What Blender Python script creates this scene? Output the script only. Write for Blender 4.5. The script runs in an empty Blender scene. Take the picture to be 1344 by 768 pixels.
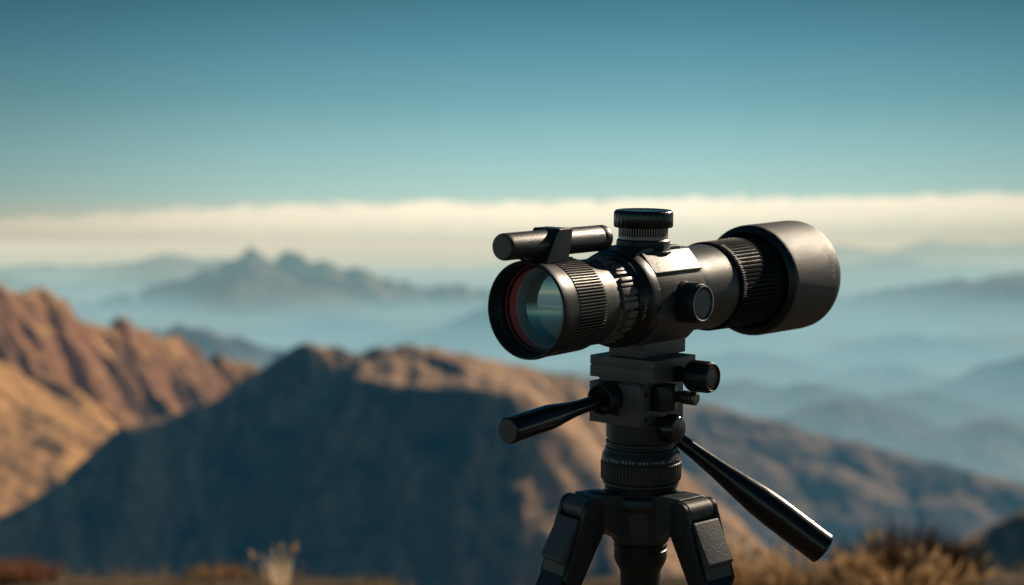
import bpy, bmesh, math, random
import numpy as np
from mathutils import Vector, Matrix, noise as mnoise

random.seed(7)
rng = np.random.default_rng(11)
R = math.radians
U = 0.0005                      # one build unit = half a millimetre
FPX = 2613.0                    # focal length in 1344-wide units (70 mm on 36 mm)
HOR = 300.0                     # row of the true horizon
scene = bpy.context.scene
col = scene.collection

# ------------------------------------------------------------------ sun
SUN_AZ = R(43)                  # from +Y (view) towards +X (right)
SUN_EL = R(27)
SUN_DIR = Vector((math.sin(SUN_AZ)*math.cos(SUN_EL), math.cos(SUN_AZ)*math.cos(SUN_EL), math.sin(SUN_EL)))

# ------------------------------------------------------------------ node helpers
def new_mat(name):
    m = bpy.data.materials.new(name); m.use_nodes = True
    nt = m.node_tree
    for n in list(nt.nodes): nt.nodes.remove(n)
    return m, nt
def N(nt, t, **kw):
    n = nt.nodes.new(t)
    for k, v in kw.items():
        if k.startswith('i_'):
            n.inputs[k[2:].replace('_', ' ')].default_value = v
        else: setattr(n, k, v)
    return n
def math_n(nt, op, a, b=None, c=None, clamp=False):
    n = nt.nodes.new('ShaderNodeMath'); n.operation = op; n.use_clamp = clamp
    for i, v in enumerate((a, b, c)):
        if v is None: continue
        if isinstance(v, (int, float)): n.inputs[i].default_value = v
        else: nt.links.new(v, n.inputs[i])
    return n.outputs[0]
def ramp(nt, fac, stops, interp='LINEAR'):
    n = nt.nodes.new('ShaderNodeValToRGB'); cr = n.color_ramp; cr.interpolation = interp
    while len(cr.elements) > 1: cr.elements.remove(cr.elements[-1])
    cr.elements[0].position = stops[0][0]; cr.elements[0].color = col4(stops[0][1])
    for p, c in stops[1:]:
        e = cr.elements.new(p); e.color = col4(c)
    nt.links.new(fac, n.inputs[0]); return n.outputs[0]
def col4(c):
    if isinstance(c, (int, float)): return (c, c, c, 1)
    return (c[0], c[1], c[2], 1)
def srgb(r, g, b):
    f = lambda v: (v/255/12.92) if v/255 <= .04045 else ((v/255+.055)/1.055)**2.4
    return (f(r), f(g), f(b))
def mix_rgb(nt, fac, a, b, blend='MIX'):
    n = nt.nodes.new('ShaderNodeMix'); n.data_type = 'RGBA'; n.blend_type = blend
    for sock, v in ((n.inputs[0], fac), (n.inputs[6], a), (n.inputs[7], b)):
        if isinstance(v, (int, float)): sock.default_value = v
        elif isinstance(v, (tuple, list)): sock.default_value = col4(v)
        else: nt.links.new(v, sock)
    return n.outputs[2]
def noise_n(nt, vec, scale, detail=4, rough=.55, dist=0):
    n = nt.nodes.new('ShaderNodeTexNoise')
    n.inputs['Scale'].default_value = scale; n.inputs['Detail'].default_value = detail
    n.inputs['Roughness'].default_value = rough; n.inputs['Distortion'].default_value = dist
    if vec is not None: nt.links.new(vec, n.inputs['Vector'])
    return n.outputs['Fac']

# ------------------------------------------------------------------ equipment materials
def paint(name, base, rough, grain=900, bump=.25, metal=0.0, spec=.5, var=.35, wear=0.0):
    m, nt = new_mat(name)
    out = N(nt, 'ShaderNodeOutputMaterial'); b = N(nt, 'ShaderNodeBsdfPrincipled')
    tc = N(nt, 'ShaderNodeTexCoord').outputs['Object']
    fine = noise_n(nt, tc, grain, 3, .6)
    big = noise_n(nt, tc, 60, 4, .6)
    c = mix_rgb(nt, math_n(nt, 'MULTIPLY', big, 1.0, clamp=True), tuple(v*(1-var) for v in base), tuple(v*(1+var) for v in base))
    if wear:
        dust = ramp(nt, noise_n(nt, tc, 420, 6, .75), [(.62, 0), (.75, 1)])
        c = mix_rgb(nt, math_n(nt, 'MULTIPLY', dust, wear), c, (.18, .16, .14))
    nt.links.new(c, b.inputs['Base Color'])
    r = math_n(nt, 'MULTIPLY_ADD', noise_n(nt, tc, 130, 5, .65), .26, rough-.13)
    nt.links.new(r, b.inputs['Roughness'])
    b.inputs['Metallic'].default_value = metal
    b.inputs['Specular IOR Level'].default_value = spec
    if bump:
        bp = N(nt, 'ShaderNodeBump'); bp.inputs['Strength'].default_value = bump; bp.inputs['Distance'].default_value = .0006
        nt.links.new(fine, bp.inputs['Height']); nt.links.new(bp.outputs[0], b.inputs['Normal'])
    nt.links.new(b.outputs[0], out.inputs[0])
    return m
M_BLACK = paint('black_anodised', (.009, .013, .016), .34, 1500, .10, spec=.45, wear=.05)
M_SATIN = paint('satin_black_metal', (.013, .017, .020), .38, 1300, .14, spec=.45, wear=.06)
M_GREY = paint('grey_hammered_paint', (.064, .065, .065), .42, 900, .35, spec=.55, var=.12)
M_HOOD = paint('hood_matt_paint', (.075, .076, .076), .50, 1400, .60, spec=.55, var=.10)
M_KNURL = paint('knurl_rubber', (.045, .042, .040), .45, 1300, .12, spec=.4, wear=.2)
M_RUB = paint('rubber', (.014, .014, .015), .5, 1600, .2, spec=.35)
M_GRIP = paint('glossy_handle', (.010, .011, .012), .22, 2000, .03, spec=.6)
M_PLATE = paint('plate_metal', (.10, .097, .093), .42, 1500, .12, spec=.5, var=.2)
M_DARKIN = paint('interior_black', (.008, .008, .009), .55, 1500, .1, spec=.3)
M_CAST = paint('cast_textured', (.066, .069, .070), .5, 800, .55, spec=.5, var=.15)
M_STEEL = paint('screw_steel', (.18, .17, .15), .3, 1500, .05, metal=.8)
M_RIDGE = paint('ridge_metal', (.15, .138, .125), .38, 1500, .12, spec=.5, wear=.15)
M_BARREL = paint('barrel_paint', (.022, .024, .026), .46, 1000, .2, spec=.5, var=.2, wear=.25)
M_FINDER = paint('finder_paint', (.024, .029, .032), .42, 900, .4, spec=.5, var=.15)
M_RUBRING = paint('focus_rubber_shaded', (.009, .015, .017), .85, 1600, .05, spec=.02)  # darker than plain rubber: the hood's shadow is put into the colour
M_INNERGREY = paint('inner_teal_coating', (.55, .80, .86), .3, 1500, .02, spec=.8)
M_SPIDER = paint('spider_casting', (.040, .041, .042), .42, 900, .25, spec=.5, var=.2, wear=.15)
M_WHITE = paint('marking_white', (.60, .58, .54), .6, 1500, .0)
M_DIAL = paint('dial_metal', (.42, .39, .35), .36, 1500, .08, metal=.35)
M_ORANGE = paint('orange_ring', (.45, .12, .05), .35, 1500, .05)
M_TEALCAP = paint('teal_cap', (.03, .06, .07), .25, 1500, .03, spec=.6)
M_RED = paint('red_coated_ring', (.95, .15, .15), .4, 1800, .03, spec=.5)
_b = M_RED.node_tree.nodes['Principled BSDF']; _b.inputs['Coat Weight'].default_value = .5

def glass_mat():
    m, nt = new_mat('coated_front_glass')
    out = N(nt, 'ShaderNodeOutputMaterial')
    tr = N(nt, 'ShaderNodeBsdfTransparent'); tr.inputs[0].default_value = (.80, .92, .94, 1)
    gl = N(nt, 'ShaderNodeBsdfGlossy'); gl.inputs[0].default_value = (.62, .82, .84, 1); gl.inputs['Roughness'].default_value = .03
    lw = N(nt, 'ShaderNodeLayerWeight'); lw.inputs[0].default_value = .35
    f = math_n(nt, 'MULTIPLY_ADD', lw.outputs['Fresnel'], .5, .26, clamp=True)
    mx = N(nt, 'ShaderNodeMixShader'); nt.links.new(f, mx.inputs[0])
    nt.links.new(tr.outputs[0], mx.inputs[1]); nt.links.new(gl.outputs[0], mx.inputs[2])
    nt.links.new(mx.outputs[0], out.inputs[0]); return m
def inner_lens_mat():
    m, nt = new_mat('coated_inner_lens')
    out = N(nt, 'ShaderNodeOutputMaterial')
    b = N(nt, 'ShaderNodeBsdfPrincipled')
    b.inputs['Base Color'].default_value = (.56, .66, .64, 1); b.inputs['Metallic'].default_value = 1.0
    b.inputs['Roughness'].default_value = .13
    d = N(nt, 'ShaderNodeBsdfDiffuse'); d.inputs[0].default_value = (.38, .47, .46, 1)
    mx = N(nt, 'ShaderNodeMixShader'); mx.inputs[0].default_value = .45
    nt.links.new(b.outputs[0], mx.inputs[1]); nt.links.new(d.outputs[0], mx.inputs[2])
    nt.links.new(mx.outputs[0], out.inputs[0]); return m
M_GLASS = glass_mat(); M_LENS = inner_lens_mat()

# ------------------------------------------------------------------ mesh helpers (build units)
def make_obj(name, bm, mat, parent=None, sharp=32, smooth=True):
    for v in bm.verts: v.co *= U
    bmesh.ops.recalc_face_normals(bm, faces=bm.faces[:])
    me = bpy.data.meshes.new(name); bm.to_mesh(me); bm.free()
    if smooth:
        for p in me.polygons: p.use_smooth = True
        me.set_sharp_from_angle(angle=R(sharp))
    for m in (mat if isinstance(mat, (list, tuple)) else [mat]): me.materials.append(m)
    o = bpy.data.objects.new(name, me); col.objects.link(o)
    if parent: o.parent = parent
    return o
def axis_frame(p, d):
    """matrix with local X along d, origin p"""
    d = Vector(d).normalized()
    up = Vector((0, 0, 1)) if abs(d.z) < .95 else Vector((0, 1, 0))
    y = up.cross(d).normalized(); z = d.cross(y).normalized()
    m = Matrix((d, y, z)).transposed().to_4x4(); m.translation = Vector(p); return m
I4 = Matrix.Identity(4)
def lathe(bm, prof, seg=96, M=I4, teeth=0, cap0=True, cap1=True, mi=0, duty=.5, gap=None):
    """prof: (axial, radius[, tooth depth]) revolved about local X"""
    if teeth: seg = teeth*4
    rings = []
    for p in prof:
        s, r = p[0], p[1]; dp = p[2] if len(p) > 2 else 0
        if r < 1e-6:
            rings.append([bm.verts.new(M @ Vector((s, 0, 0)))]); continue
        ring = []
        for i in range(seg):
            if teeth:
                k, q = divmod(i, 4)
                off = (-.5*duty, -.5*duty+.1, .5*duty-.1, .5*duty)[q]
                if q in (0, 3): rr = r-dp
                else: rr = r
                a = 2*math.pi*(k+off)/teeth
            else:
                rr = r; a = 2*math.pi*i/seg
            ring.append(bm.verts.new(M @ Vector((s, rr*math.cos(a), rr*math.sin(a)))))
        rings.append(ring)
    fs = []
    for a, b in zip(rings, rings[1:]):
        n = max(len(a), len(b))
        for i in range(n):
            j = (i+1) % n
            if len(a) == 1: f = (a[0], b[i], b[j])
            elif len(b) == 1: f = (a[i], b[0], a[j])
            else: f = (a[i], b[i], b[j], a[j])
            f = bm.faces.new(f); f.material_index = mi
            if teeth and gap is not None and i % 4 in (0, 2, 3): f.material_index = gap
            fs.append(f)
    for on, rg in ((cap0, rings[0]), (cap1, rings[-1][::-1])):
        if on and len(rg) > 2:
            f = bm.faces.new(rg); f.material_index = mi; fs.append(f)
    return fs
def bevel_verts(bm, faces, w, seg=2, ang=25):
    es = set()
    for f in faces:
        for e in f.edges: es.add(e)
    es = [e for e in es if len(e.link_faces) == 2 and e.calc_face_angle(0) > R(ang)]
    if es and w > 0:
        bmesh.ops.bevel(bm, geom=es, offset=w, segments=seg, profile=.7, affect='EDGES', clamp_overlap=True)
def box(bm, lo, hi, M=I4, bev=1.2, seg=2, mi=0):
    tmp = bmesh.new()
    c = [(x, y, z) for x in (lo[0], hi[0]) for y in (lo[1], hi[1]) for z in (lo[2], hi[2])]
    v = [tmp.verts.new(p) for p in c]
    for f in ((0, 1, 3, 2), (4, 6, 7, 5), (0, 4, 5, 1), (2, 3, 7, 6), (0, 2, 6, 4), (1, 5, 7, 3)):
        tmp.faces.new([v[i] for i in f])
    bmesh.ops.recalc_face_normals(tmp, faces=tmp.faces[:])
    bevel_verts(tmp, tmp.faces[:], bev, seg)
    merge(bm, tmp, M, mi)
def merge(bm, tmp, M, mi=0):
    mp = {v: bm.verts.new(M @ v.co) for v in tmp.verts}
    for f in tmp.faces:
        try:
            g = bm.faces.new([mp[v] for v in f.verts]); g.material_index = mi
        except ValueError: pass
    tmp.free()
def prism(bm, poly, a, b, place, bev=1.0, seg=2, mi=0, M=I4):
    """poly: 2-D points; place(u, v, w) -> 3-D; extruded from w=a to w=b"""
    tmp = bmesh.new()
    A = [tmp.verts.new(place(u, v, a)) for u, v in poly]; B = [tmp.verts.new(place(u, v, b)) for u, v in poly]
    n = len(poly)
    tmp.faces.new(A); tmp.faces.new(B[::-1])
    for i in range(n): tmp.faces.new((A[i], B[i], B[(i+1) % n], A[(i+1) % n]))
    bmesh.ops.recalc_face_normals(tmp, faces=tmp.faces[:])
    bevel_verts(tmp, tmp.faces[:], bev, seg)
    merge(bm, tmp, M, mi)
def tag(o, label=None, cat=None, group=None, kind=None):
    if label: o['label'] = label
    if cat: o['category'] = cat
    if group: o['group'] = group
    if kind: o['kind'] = kind
    return o
def empty(name, M):
    o = bpy.data.objects.new(name, None); o.empty_display_size = .05
    col.objects.link(o); o.matrix_world = M; return o

# ------------------------------------------------------------------ camera and rig frame
cam_d = bpy.data.cameras.new('camera'); cam = bpy.data.objects.new('camera', cam_d); col.objects.link(cam)
scene.camera = cam
cam_d.lens = 70; cam_d.sensor_width = 36; cam_d.clip_start = .05; cam_d.clip_end = 300000
PITCH = math.atan((384-HOR)/FPX)
cam.rotation_euler = (R(90)-PITCH, 0, 0)
cam.location = (0, 0, 0)
RIG_PITCH = math.atan((384-80)/FPX)
TILT = RIG_PITCH-PITCH
CM = Matrix.Rotation(R(90)-PITCH, 4, 'X')
O_world = CM @ (Vector((171, -3, -2613))*U)
RIG = Matrix.Translation(O_world) @ Matrix.Rotation(TILT, 4, 'X')
YAW = R(51)
FOOT_Z = -2500.0                # ground below the scope axis, rig units
cam_d.dof.use_dof = True
cam_d.dof.focus_distance = 2560*U
cam_d.dof.aperture_fstop = 8.4
cam_d.dof.aperture_blades = 0

def ST(s, t, z): return Vector((s, -t, z))          # along the tube, towards the viewer's right, up

# ================================================================== SPOTTING SCOPE
SCOPE_PITCH = R(.75)
FOOT_BASE = -79
M_scope = RIG @ Matrix.Rotation(YAW, 4, 'Z') @ Matrix.Rotation(SCOPE_PITCH, 4, 'Y') @ Matrix.Translation(Vector((10, 0, FOOT_BASE))*U)
scope = empty('spotting_scope', M_scope)
tag(scope, 'black and grey spotting scope with large hood, clamped on top of the tripod', 'spotting scope')
SB = Matrix.Translation(Vector((-10, 0, -FOOT_BASE)))     # axis frame -> scope base frame
def SX(s=0, t=0, z=0): return SB @ Matrix.Translation(ST(s, t, z))
def axis_v(s, t, z): return SB @ axis_frame(ST(s, t, z), ST(0, 1, 0))
def axis_z(s, t, z): return SB @ axis_frame(ST(s, t, z), (0, 0, 1))

# axial positions of the eyepiece group, measured along the tube
def EP(prof): return [((-153+(p[0]+153)*1.22,)+tuple(p[1:])) if p[0] < -153 else ((p[0]-6,)+tuple(p[1:])) for p in prof]
# eyepiece rim
bm = bmesh.new()
lathe(bm, EP([(-204, 50), (-204, 59.6), (-219, 60.6), (-224, 61.2), (-227.5, 60.8), (-229, 59.4), (-228.8, 58), (-226, 56.8),
           (-220, 56.2), (-219.6, 57), (-215, 56.8), (-214.6, 55.8), (-210, 55.4), (-209.6, 56.2), (-207, 56), (-206.6, 55), (-205.5, 54.6)]), 128, SB, cap0=False, cap1=False)
eyepiece = make_obj('eyepiece', bm, M_SATIN, scope)
bm = bmesh.new()
lathe(bm, EP([(-205.5, 55.2), (-205.5, 54.6), (-190.5, 52.2)]), 128, SB, cap0=False, cap1=False)
make_obj('coated_ring', bm, M_RED, eyepiece)
bm = bmesh.new()
lathe(bm, EP([(-190.5, 52.2), (-189, 51.8), (-188, 50.6), (-182, 47.6), (-180, 46.6)]), 128, SB, cap0=False, cap1=False)
lathe(bm, EP([(-160, 47), (-160, 0)]), 64, SB, cap0=False, cap1=False)
make_obj('inner_barrel', bm, M_INNERGREY, eyepiece)
bm = bmesh.new()      # front glass: shallow convex cap
cap = [(-190.0-4.0*(1-(r/51.2)**2), r) for r in np.linspace(0, 51.2, 10)]
lathe(bm, EP(cap), 96, SB, cap0=False, cap1=False)
make_obj('lens', bm, M_GLASS, eyepiece, sharp=80)
bm = bmesh.new()      # concave rear element
cap = [(-180.0+9.0*(1-(r/46.6)**2), r) for r in np.linspace(0, 46.6, 12)]
lathe(bm, EP(cap), 96, SB, cap0=False, cap1=False)
make_obj('lens', bm, M_LENS, eyepiece, sharp=80)
# knurled zoom ring
bm = bmesh.new()
lathe(bm, EP([(-207, 55), (-207, 57.5), (-204, 58)]), 96, SB, cap0=False, cap1=False, mi=1)
lathe(bm, EP([(-204, 55), (-203.5, 58, .4), (-202, 60, 2.6), (-156, 58.8, 2.6), (-154, 57, .4), (-153.2, 54)]), 96, SB, teeth=92, cap0=False, cap1=False, duty=.52, gap=1)
make_obj('zoom_ring', bm, [M_RIDGE, M_DARKIN], scope, sharp=25)
# smooth barrel behind it
bm = bmesh.new()
lathe(bm, EP([(-152.9, 50), (-152.6, 56.6), (-150, 57), (-146, 56.6), (-128, 55), (-117, 54), (-115, 53.2), (-114, 50)]), 128, SB, cap0=False, cap1=False)
make_obj('barrel', bm, M_BARREL, scope)
# diopter ring with irregular lugs
bm = bmesh.new()
lathe(bm, EP([(-116, 48), (-116, 51), (-76, 51.5), (-76, 48)]), 128, SB, cap0=False, cap1=False)
random.seed(5)
a = 0.0
while a < 2*math.pi-.06:
    w = random.choice((.07, .10, .16, .22, .09)); w = min(w, 2*math.pi-a-.03)
    s0 = random.choice((-119, -112, -107, -117)); s1 = random.choice((-86, -90, -85))
    am = a+w/2
    h = random.uniform(54.6, 56.8)
    prism(bm, [(h*math.sin(x), h*math.cos(x)) for x in np.linspace(-w/2, w/2, 4)]+[(50*math.sin(x), 50*math.cos(x)) for x in np.linspace(w/2, -w/2, 4)],
          s0, s1, lambda u, v, q, am=am: Vector((q, u*math.cos(am)+v*math.sin(am), v*math.cos(am)-u*math.sin(am))), bev=.7, M=SB)
    a += w+random.choice((.035, .06, .045, .11))
ring = make_obj('diopter_ring', bm, M_RIDGE, scope)
# flange collar with scale marks
bm = bmesh.new()
lathe(bm, [(-86, 50), (-85, 57), (-82, 59), (-76, 60), (-72, 60.4), (-70, 62.5), (-66, 63.6), (-52, 64), (-46, 62), (-44, 52)], 128, SB, cap0=False, cap1=False)
flange = make_obj('flange_collar', bm, M_BLACK, scope)
bm = bmesh.new()
for k, (dphi, ln) in enumerate([(0, 5), (.06, 2.5), (.12, 2.5), (.18, 5), (.24, 2.5), (-.06, 2.5), (-.12, 3.5)]):
    am = R(96)+dphi*1.0
    prism(bm, [(-.5, 60.15), (.5, 60.15), (.5, 60.75), (-.5, 60.75)], -79.5, -79.5+ln, lambda u, v, q, am=am: Vector((q, -(v*math.sin(am)+u*math.cos(am)), v*math.cos(am)-u*math.sin(am))), bev=0, M=SB)
make_obj('scale_marks', bm, M_WHITE, flange)

# housing: profile in (t, z), extruded along the tube
hp = [(-26, 62), (24, 62), (30, 60), (52, 35.5), (52, 33.5), (49, 32.5), (49, 30), (53, 29.5), (58.5, 15), (58.5, -24), (49, -41), (30, -60), (-30, -60), (-49, -41), (-57, -26), (-57, 24), (-33, 58)]
bm = bmesh.new()
prism(bm, hp, -45, 62, lambda u, v, q: ST(q, u, v), bev=1.4, M=SB)
housing = make_obj('housing', bm, M_GREY, scope)
bm = bmesh.new()   # raised saddle over the flange, under the turret
prism(bm, [(-70, 50), (-58, 60), (-40, 65.5), (40, 65.5), (48, 61), (48, 50)], -30, 30, lambda u, v, q: ST(u, q, v), bev=3, seg=3, M=SB)
make_obj('saddle', bm, M_SATIN, housing)
# lens foot
bm = bmesh.new()
prism(bm, [(-33, -79), (63, -79), (63, -50), (-33, -54)], -29, 27, lambda u, v, q: ST(u, q, v), bev=1.2, M=SB)
make_obj('mounting_foot', bm, M_PLATE, scope)

# main tube
D_ = 18.0
def RG(prof): return [(p[0]+D_,)+tuple(p[1:]) for p in prof]
bm = bmesh.new()
lathe(bm, [(55, 40), (55, 53), (60, 54.6), (80, 55)]+RG([(110, 57.6), (124, 58.2), (126, 58.4), (127.5, 57.8), (127.5, 50)]), 128, SB, cap0=False, cap1=False)
make_obj('main_tube', bm, M_GREY, scope)
# focus ring
bm = bmesh.new()
lathe(bm, RG([(127, 55), (128, 60.4), (131, 61.2), (133, 60.4), (133, 57)]), 128, SB, cap0=False, cap1=False)
lathe(bm, RG([(133, 55), (133, 59.5, .3), (135, 61.2, 1.0), (160, 61.6, 1.3), (215, 62.6, 1.3), (222, 62, .3), (222, 55)]), 96, SB, teeth=64, cap0=False, cap1=False, duty=.7, gap=1)
lathe(bm, RG([(222, 61.5), (262, 61.5)]), 96, SB, cap0=False, cap1=False, mi=1)
focus = make_obj('focus_ring', bm, [M_RUBRING, M_DARKIN], scope, sharp=20)
bm = bmesh.new()
for i in range(26):      # bright ticks near the lip on the sunny side
    am = R(22+i*3.1)
    prism(bm, [(-.55, 60.6), (.55, 60.6), (.55, 62.3), (-.55, 62.3)], 133.5+D_, 139+D_+((i % 5) == 0)*3, lambda u, v, q, am=am: Vector((q, -(v*math.sin(am)+u*math.cos(am)), v*math.cos(am)-u*math.sin(am))), bev=0, M=SB)
make_obj('scale_marks', bm, M_WHITE, focus)
# hood
bm = bmesh.new()
lathe(bm, RG([(262, 62), (252, 66.5), (240, 66.8), (237.5, 67.6), (237, 69), (240, 75.5), (242, 77)]), 144, SB, cap0=False, cap1=False, mi=1)
lathe(bm, RG([(242, 77), (244.5, 78.2), (249, 78.6), (353, 79.4), (362, 78.8), (366, 77), (366.6, 75.2), (364, 74), (300, 72), (262, 70), (262, 62)]), 144, SB, cap0=False, cap1=False)
bmesh.ops.remove_doubles(bm, verts=bm.verts[:], dist=.01)
hood = make_obj('lens_hood', bm, [M_HOOD, M_BLACK], scope)
bm = bmesh.new()
cap = [(318.0+10.0*(1-(r/66.0)**2), r) for r in np.linspace(0, 66, 10)]
lathe(bm, cap, 96, SB, cap0=False, cap1=False); lathe(bm, [(317.5, 66), (317.5, 72.6)], 96, SB, cap0=False, cap1=False)
make_obj('objective_lens', bm, M_LENS, scope, sharp=80)
# lettering on the hood, wrapped on its surface
def hood_text(txt, size, s, a0, parent):
    cu = bpy.data.curves.new('lettering', 'FONT'); cu.body = txt; cu.size = 1; cu.space_character = 1.15
    to = bpy.data.objects.new('lettering', cu); col.objects.link(to)
    dg = bpy.context.evaluated_depsgraph_get()
    me = bpy.data.meshes.new_from_object(to.evaluated_get(dg)); bpy.data.objects.remove(to)
    bm = bmesh.new(); bm.from_mesh(me)
    for v in bm.verts:
        ang = a0+v.co.x*size/79.0
        rr = 79.62
        v.co = SB @ Vector((s-v.co.y*size, -rr*math.sin(ang), rr*math.cos(ang)))
    return make_obj('lettering', bm, M_WHITE, parent, smooth=False)
hood_text('BEEAR', 11, 364, R(64), hood)

# elevation turret
bm = bmesh.new()
lathe(bm, [(62, 37), (64.5, 37), (66, 36), (78, 34.8), (80, 33), (80, 20)], 96, axis_z(0, 0, -6))
turret = make_obj('elevation_turret', bm, M_SATIN, scope)
bm = bmesh.new()
lathe(bm, [(79, 30), (80, 32.5), (84, 32.8), (84.2, 32.2)], 96, axis_z(0, 0, -6), cap0=False, cap1=False)
lathe(bm, [(84.2, 32.2, .2), (85, 32.5, 1.3), (95, 32.5, 1.3), (95.5, 31, .1)], 96, axis_z(0, 0, -6), teeth=58, cap0=False, cap1=False, duty=.62, gap=1)
make_obj('dial', bm, [M_DIAL, M_DARKIN], turret, sharp=25)
bm = bmesh.new()
lathe(bm, [(95, 30), (95, 37.5), (97, 39, .9), (113, 39, .9), (116, 38, .5), (117.6, 36), (118, 33), (117.2, 31.5), (117.2, 0)], 96, axis_z(0, 0, -6), teeth=30, cap0=False, cap1=False, duty=.86)
make_obj('turret_cap', bm, M_GRIP, turret, sharp=40)
# side focus knob
AK = axis_v(13, 0, -6) @ Matrix.Diagonal((1, .94, .94, 1))
bm = bmesh.new()
lathe(bm, [(50, 29), (58, 29), (60, 28), (60.5, 26.5), (63, 26.5), (63.3, 28)], 72, AK, cap0=False, cap1=False)
lathe(bm, [(63.3, 28), (65, 28.6, .9), (80, 28, .9), (82.5, 27, .3), (83, 26)], 72, AK, teeth=44, cap0=False, cap1=False, duty=.8)
lathe(bm, [(83, 26), (86, 25.6), (87.5, 24.4), (87.5, 22.6), (86, 21.8), (85.6, 20), (85.6, 0)], 72, AK, cap0=False, cap1=False)
knob = make_obj('focus_knob', bm, M_SATIN, scope)
bm = bmesh.new()
lathe(bm, [(87.2, 24.8), (88, 24.5), (88.2, 23.6), (87.8, 22.8), (87.2, 22.5)], 72, AK, cap0=False, cap1=False)
make_obj('edge_ring', bm, M_DIAL, knob)
bm = bmesh.new()
lathe(bm, [(85.9, 19.5), (86.4, 19), (86.6, 0)], 72, AK, cap0=False)
make_obj('knob_insert', bm, paint('knob_face', (.075, .085, .088), .42, 330, 1.0, spec=.6, wear=.9), knob)
# finder tube above the eyepiece
bm = bmesh.new()
FT = SX(0, 0, 80)
lathe(bm, [(-291, 0), (-291.6, 14.6), (-291, 15.6), (-289, 16.4), (-286, 16.6), (-105, 16.6), (-103, 16.1), (-102, 16.1), (-101, 16.7), (-91, 16.6), (-88, 15.4), (-87.4, 14), (-87.4, 0)], 72, FT)
finder = make_obj('finder_tube', bm, M_FINDER, scope)
bm = bmesh.new()
lathe(bm, [(-291.7, 0), (-292.3, 0.1), (-292.3, 14.0), (-291.6, 14.4)], 72, FT, cap0=False, cap1=False)
make_obj('end_cap', bm, M_PLATE, finder)
bm = bmesh.new()     # clamp bracket: (s, z) profile, leaning forward at its foot
prism(bm, [(-232, 57), (-186, 57), (-178, 94), (-181, 98.4), (-206, 98.4), (-210, 94)], -20, 20, lambda u, v, q: ST(u, q, v), bev=2.0, seg=3, M=SB)
box(bm, (-225, -13, 55), (-168, 13, 61.5), SB, 1.0)
make_obj('finder_bracket', bm, M_SATIN, scope)
bm = bmesh.new()     # little lever under the finder
prism(bm, [(-256, 63), (-234, 57), (-230, 61), (-248, 66)], -5, 5, lambda u, v, q: ST(u, q, v), bev=.8, M=SB)
make_obj('catch', bm, M_SATIN, scope)

# ================================================================== TRIPOD
TB = Matrix.Translation(Vector((0, 0, -FOOT_Z)))          # rig frame -> tripod base frame
tripod = empty('tripod', RIG @ Matrix.Translation(Vector((0, 0, FOOT_Z))*U))
tag(tripod, 'black three-legged tripod with pan handles and head, carrying the scope', 'tripod')
HB = TB @ Matrix.Rotation(YAW, 4, 'Z')                     # head frame (s, -t, z)
HBS = HB @ Matrix.Rotation(SCOPE_PITCH, 4, 'Y')
def hv(s, t, z): return HB @ axis_frame(ST(s, t, z), ST(0, 1, 0))
# quick release plate
bm = bmesh.new()
box(bm, ST(-43, 51, -91.4), ST(52, -52, -79.5), HBS, 1.0)
box(bm, ST(-42, 50, -93), ST(51, -51, -91), HBS, .2)
box(bm, ST(-43, 51, -108), ST(52, -52, -92.6), HBS, 1.0)
plate = make_obj('quick_release_plate', bm, M_PLATE, tripod)
# plate lock knob
Z = -101
bm = bmesh.new()
lathe(bm, [(48, 11), (58, 11), (59, 9.5), (74, 9.5), (75, 12)], 48, hv(10, -5, Z), cap1=False)
lathe(bm, [(74, 10), (75, 18, .4), (79, 20.6, 1.6), (103, 20.6, 1.6), (107, 19.6, .5), (107.5, 19)], 48, hv(10, -5, Z), teeth=26, cap0=False, cap1=False, duty=.72)
lathe(bm, [(107.5, 19), (110, 18), (110.5, 16.8), (109, 15.6), (106, 15)], 48, hv(10, -5, Z), cap0=False, cap1=False)
lock = make_obj('lock_knob', bm, M_BLACK, tripod)
bm = bmesh.new()
lathe(bm, [(106, 15.2), (107.2, 15), (107.2, 12.4), (106.6, 12.2)], 48, hv(10, -5, Z), cap0=False, cap1=False)
make_obj('orange_ring', bm, M_ORANGE, lock)
bm = bmesh.new()
lathe(bm, [(106.4, 12.6), (107.6, 11), (108, 0)], 48, hv(10, -5, Z), cap0=False)
make_obj('knob_insert', bm, M_TEALCAP, lock)
# head block
bm = bmesh.new()
box(bm, ST(-40, 36, -113), ST(38, -40, -107), HB, .6)
box(bm, ST(-52, 34, -166), ST(48, -47, -112), HB, 1.4)
box(bm, ST(-47, 30, -112.6), ST(-20, 0, -110.4), HB, .5)
head = make_obj('head_block', bm, M_PLATE, tripod)
bm = bmesh.new()
box(bm, ST(-52.6, 2, -155), ST(-50, -9, -149.5), HB, .8)
for (s, z) in ((-38, -125), (-38, -158)):
    lathe(bm, [(32, 3.2), (34.6, 3.2), (35, 2.6), (35, 0)], 20, hv(s, 0, z), cap0=False)
make_obj('slot', bm, M_DARKIN, head)
# clamp lug and its screw
bm = bmesh.new()
pts = [(-28, 30), (-28, 50), (-25, 53)]+[(-8+18*math.sin(a), 40+18*math.cos(a)) for a in np.linspace(-.2, math.pi/2, 12)]+[(10, 30)]
prism(bm, pts, -147, -114, lambda u, v, q: ST(u, v, q), bev=1.0, M=HB)
lug = make_obj('clamp_lug', bm, M_BLACK, tripod)
bm = bmesh.new()
prof = [(44, 8)]
for k in range(5): prof += [(59+k*4.2, 6.8), (60+k*4.2, 9), (62+k*4.2, 9), (63+k*4.2, 6.8)]
prof += [(81, 6.5), (81, 0)]
lathe(bm, prof, 40, hv(10, 0, -131), cap0=False)
make_obj('clamp_screw', bm, M_STEEL, tripod)
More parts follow.
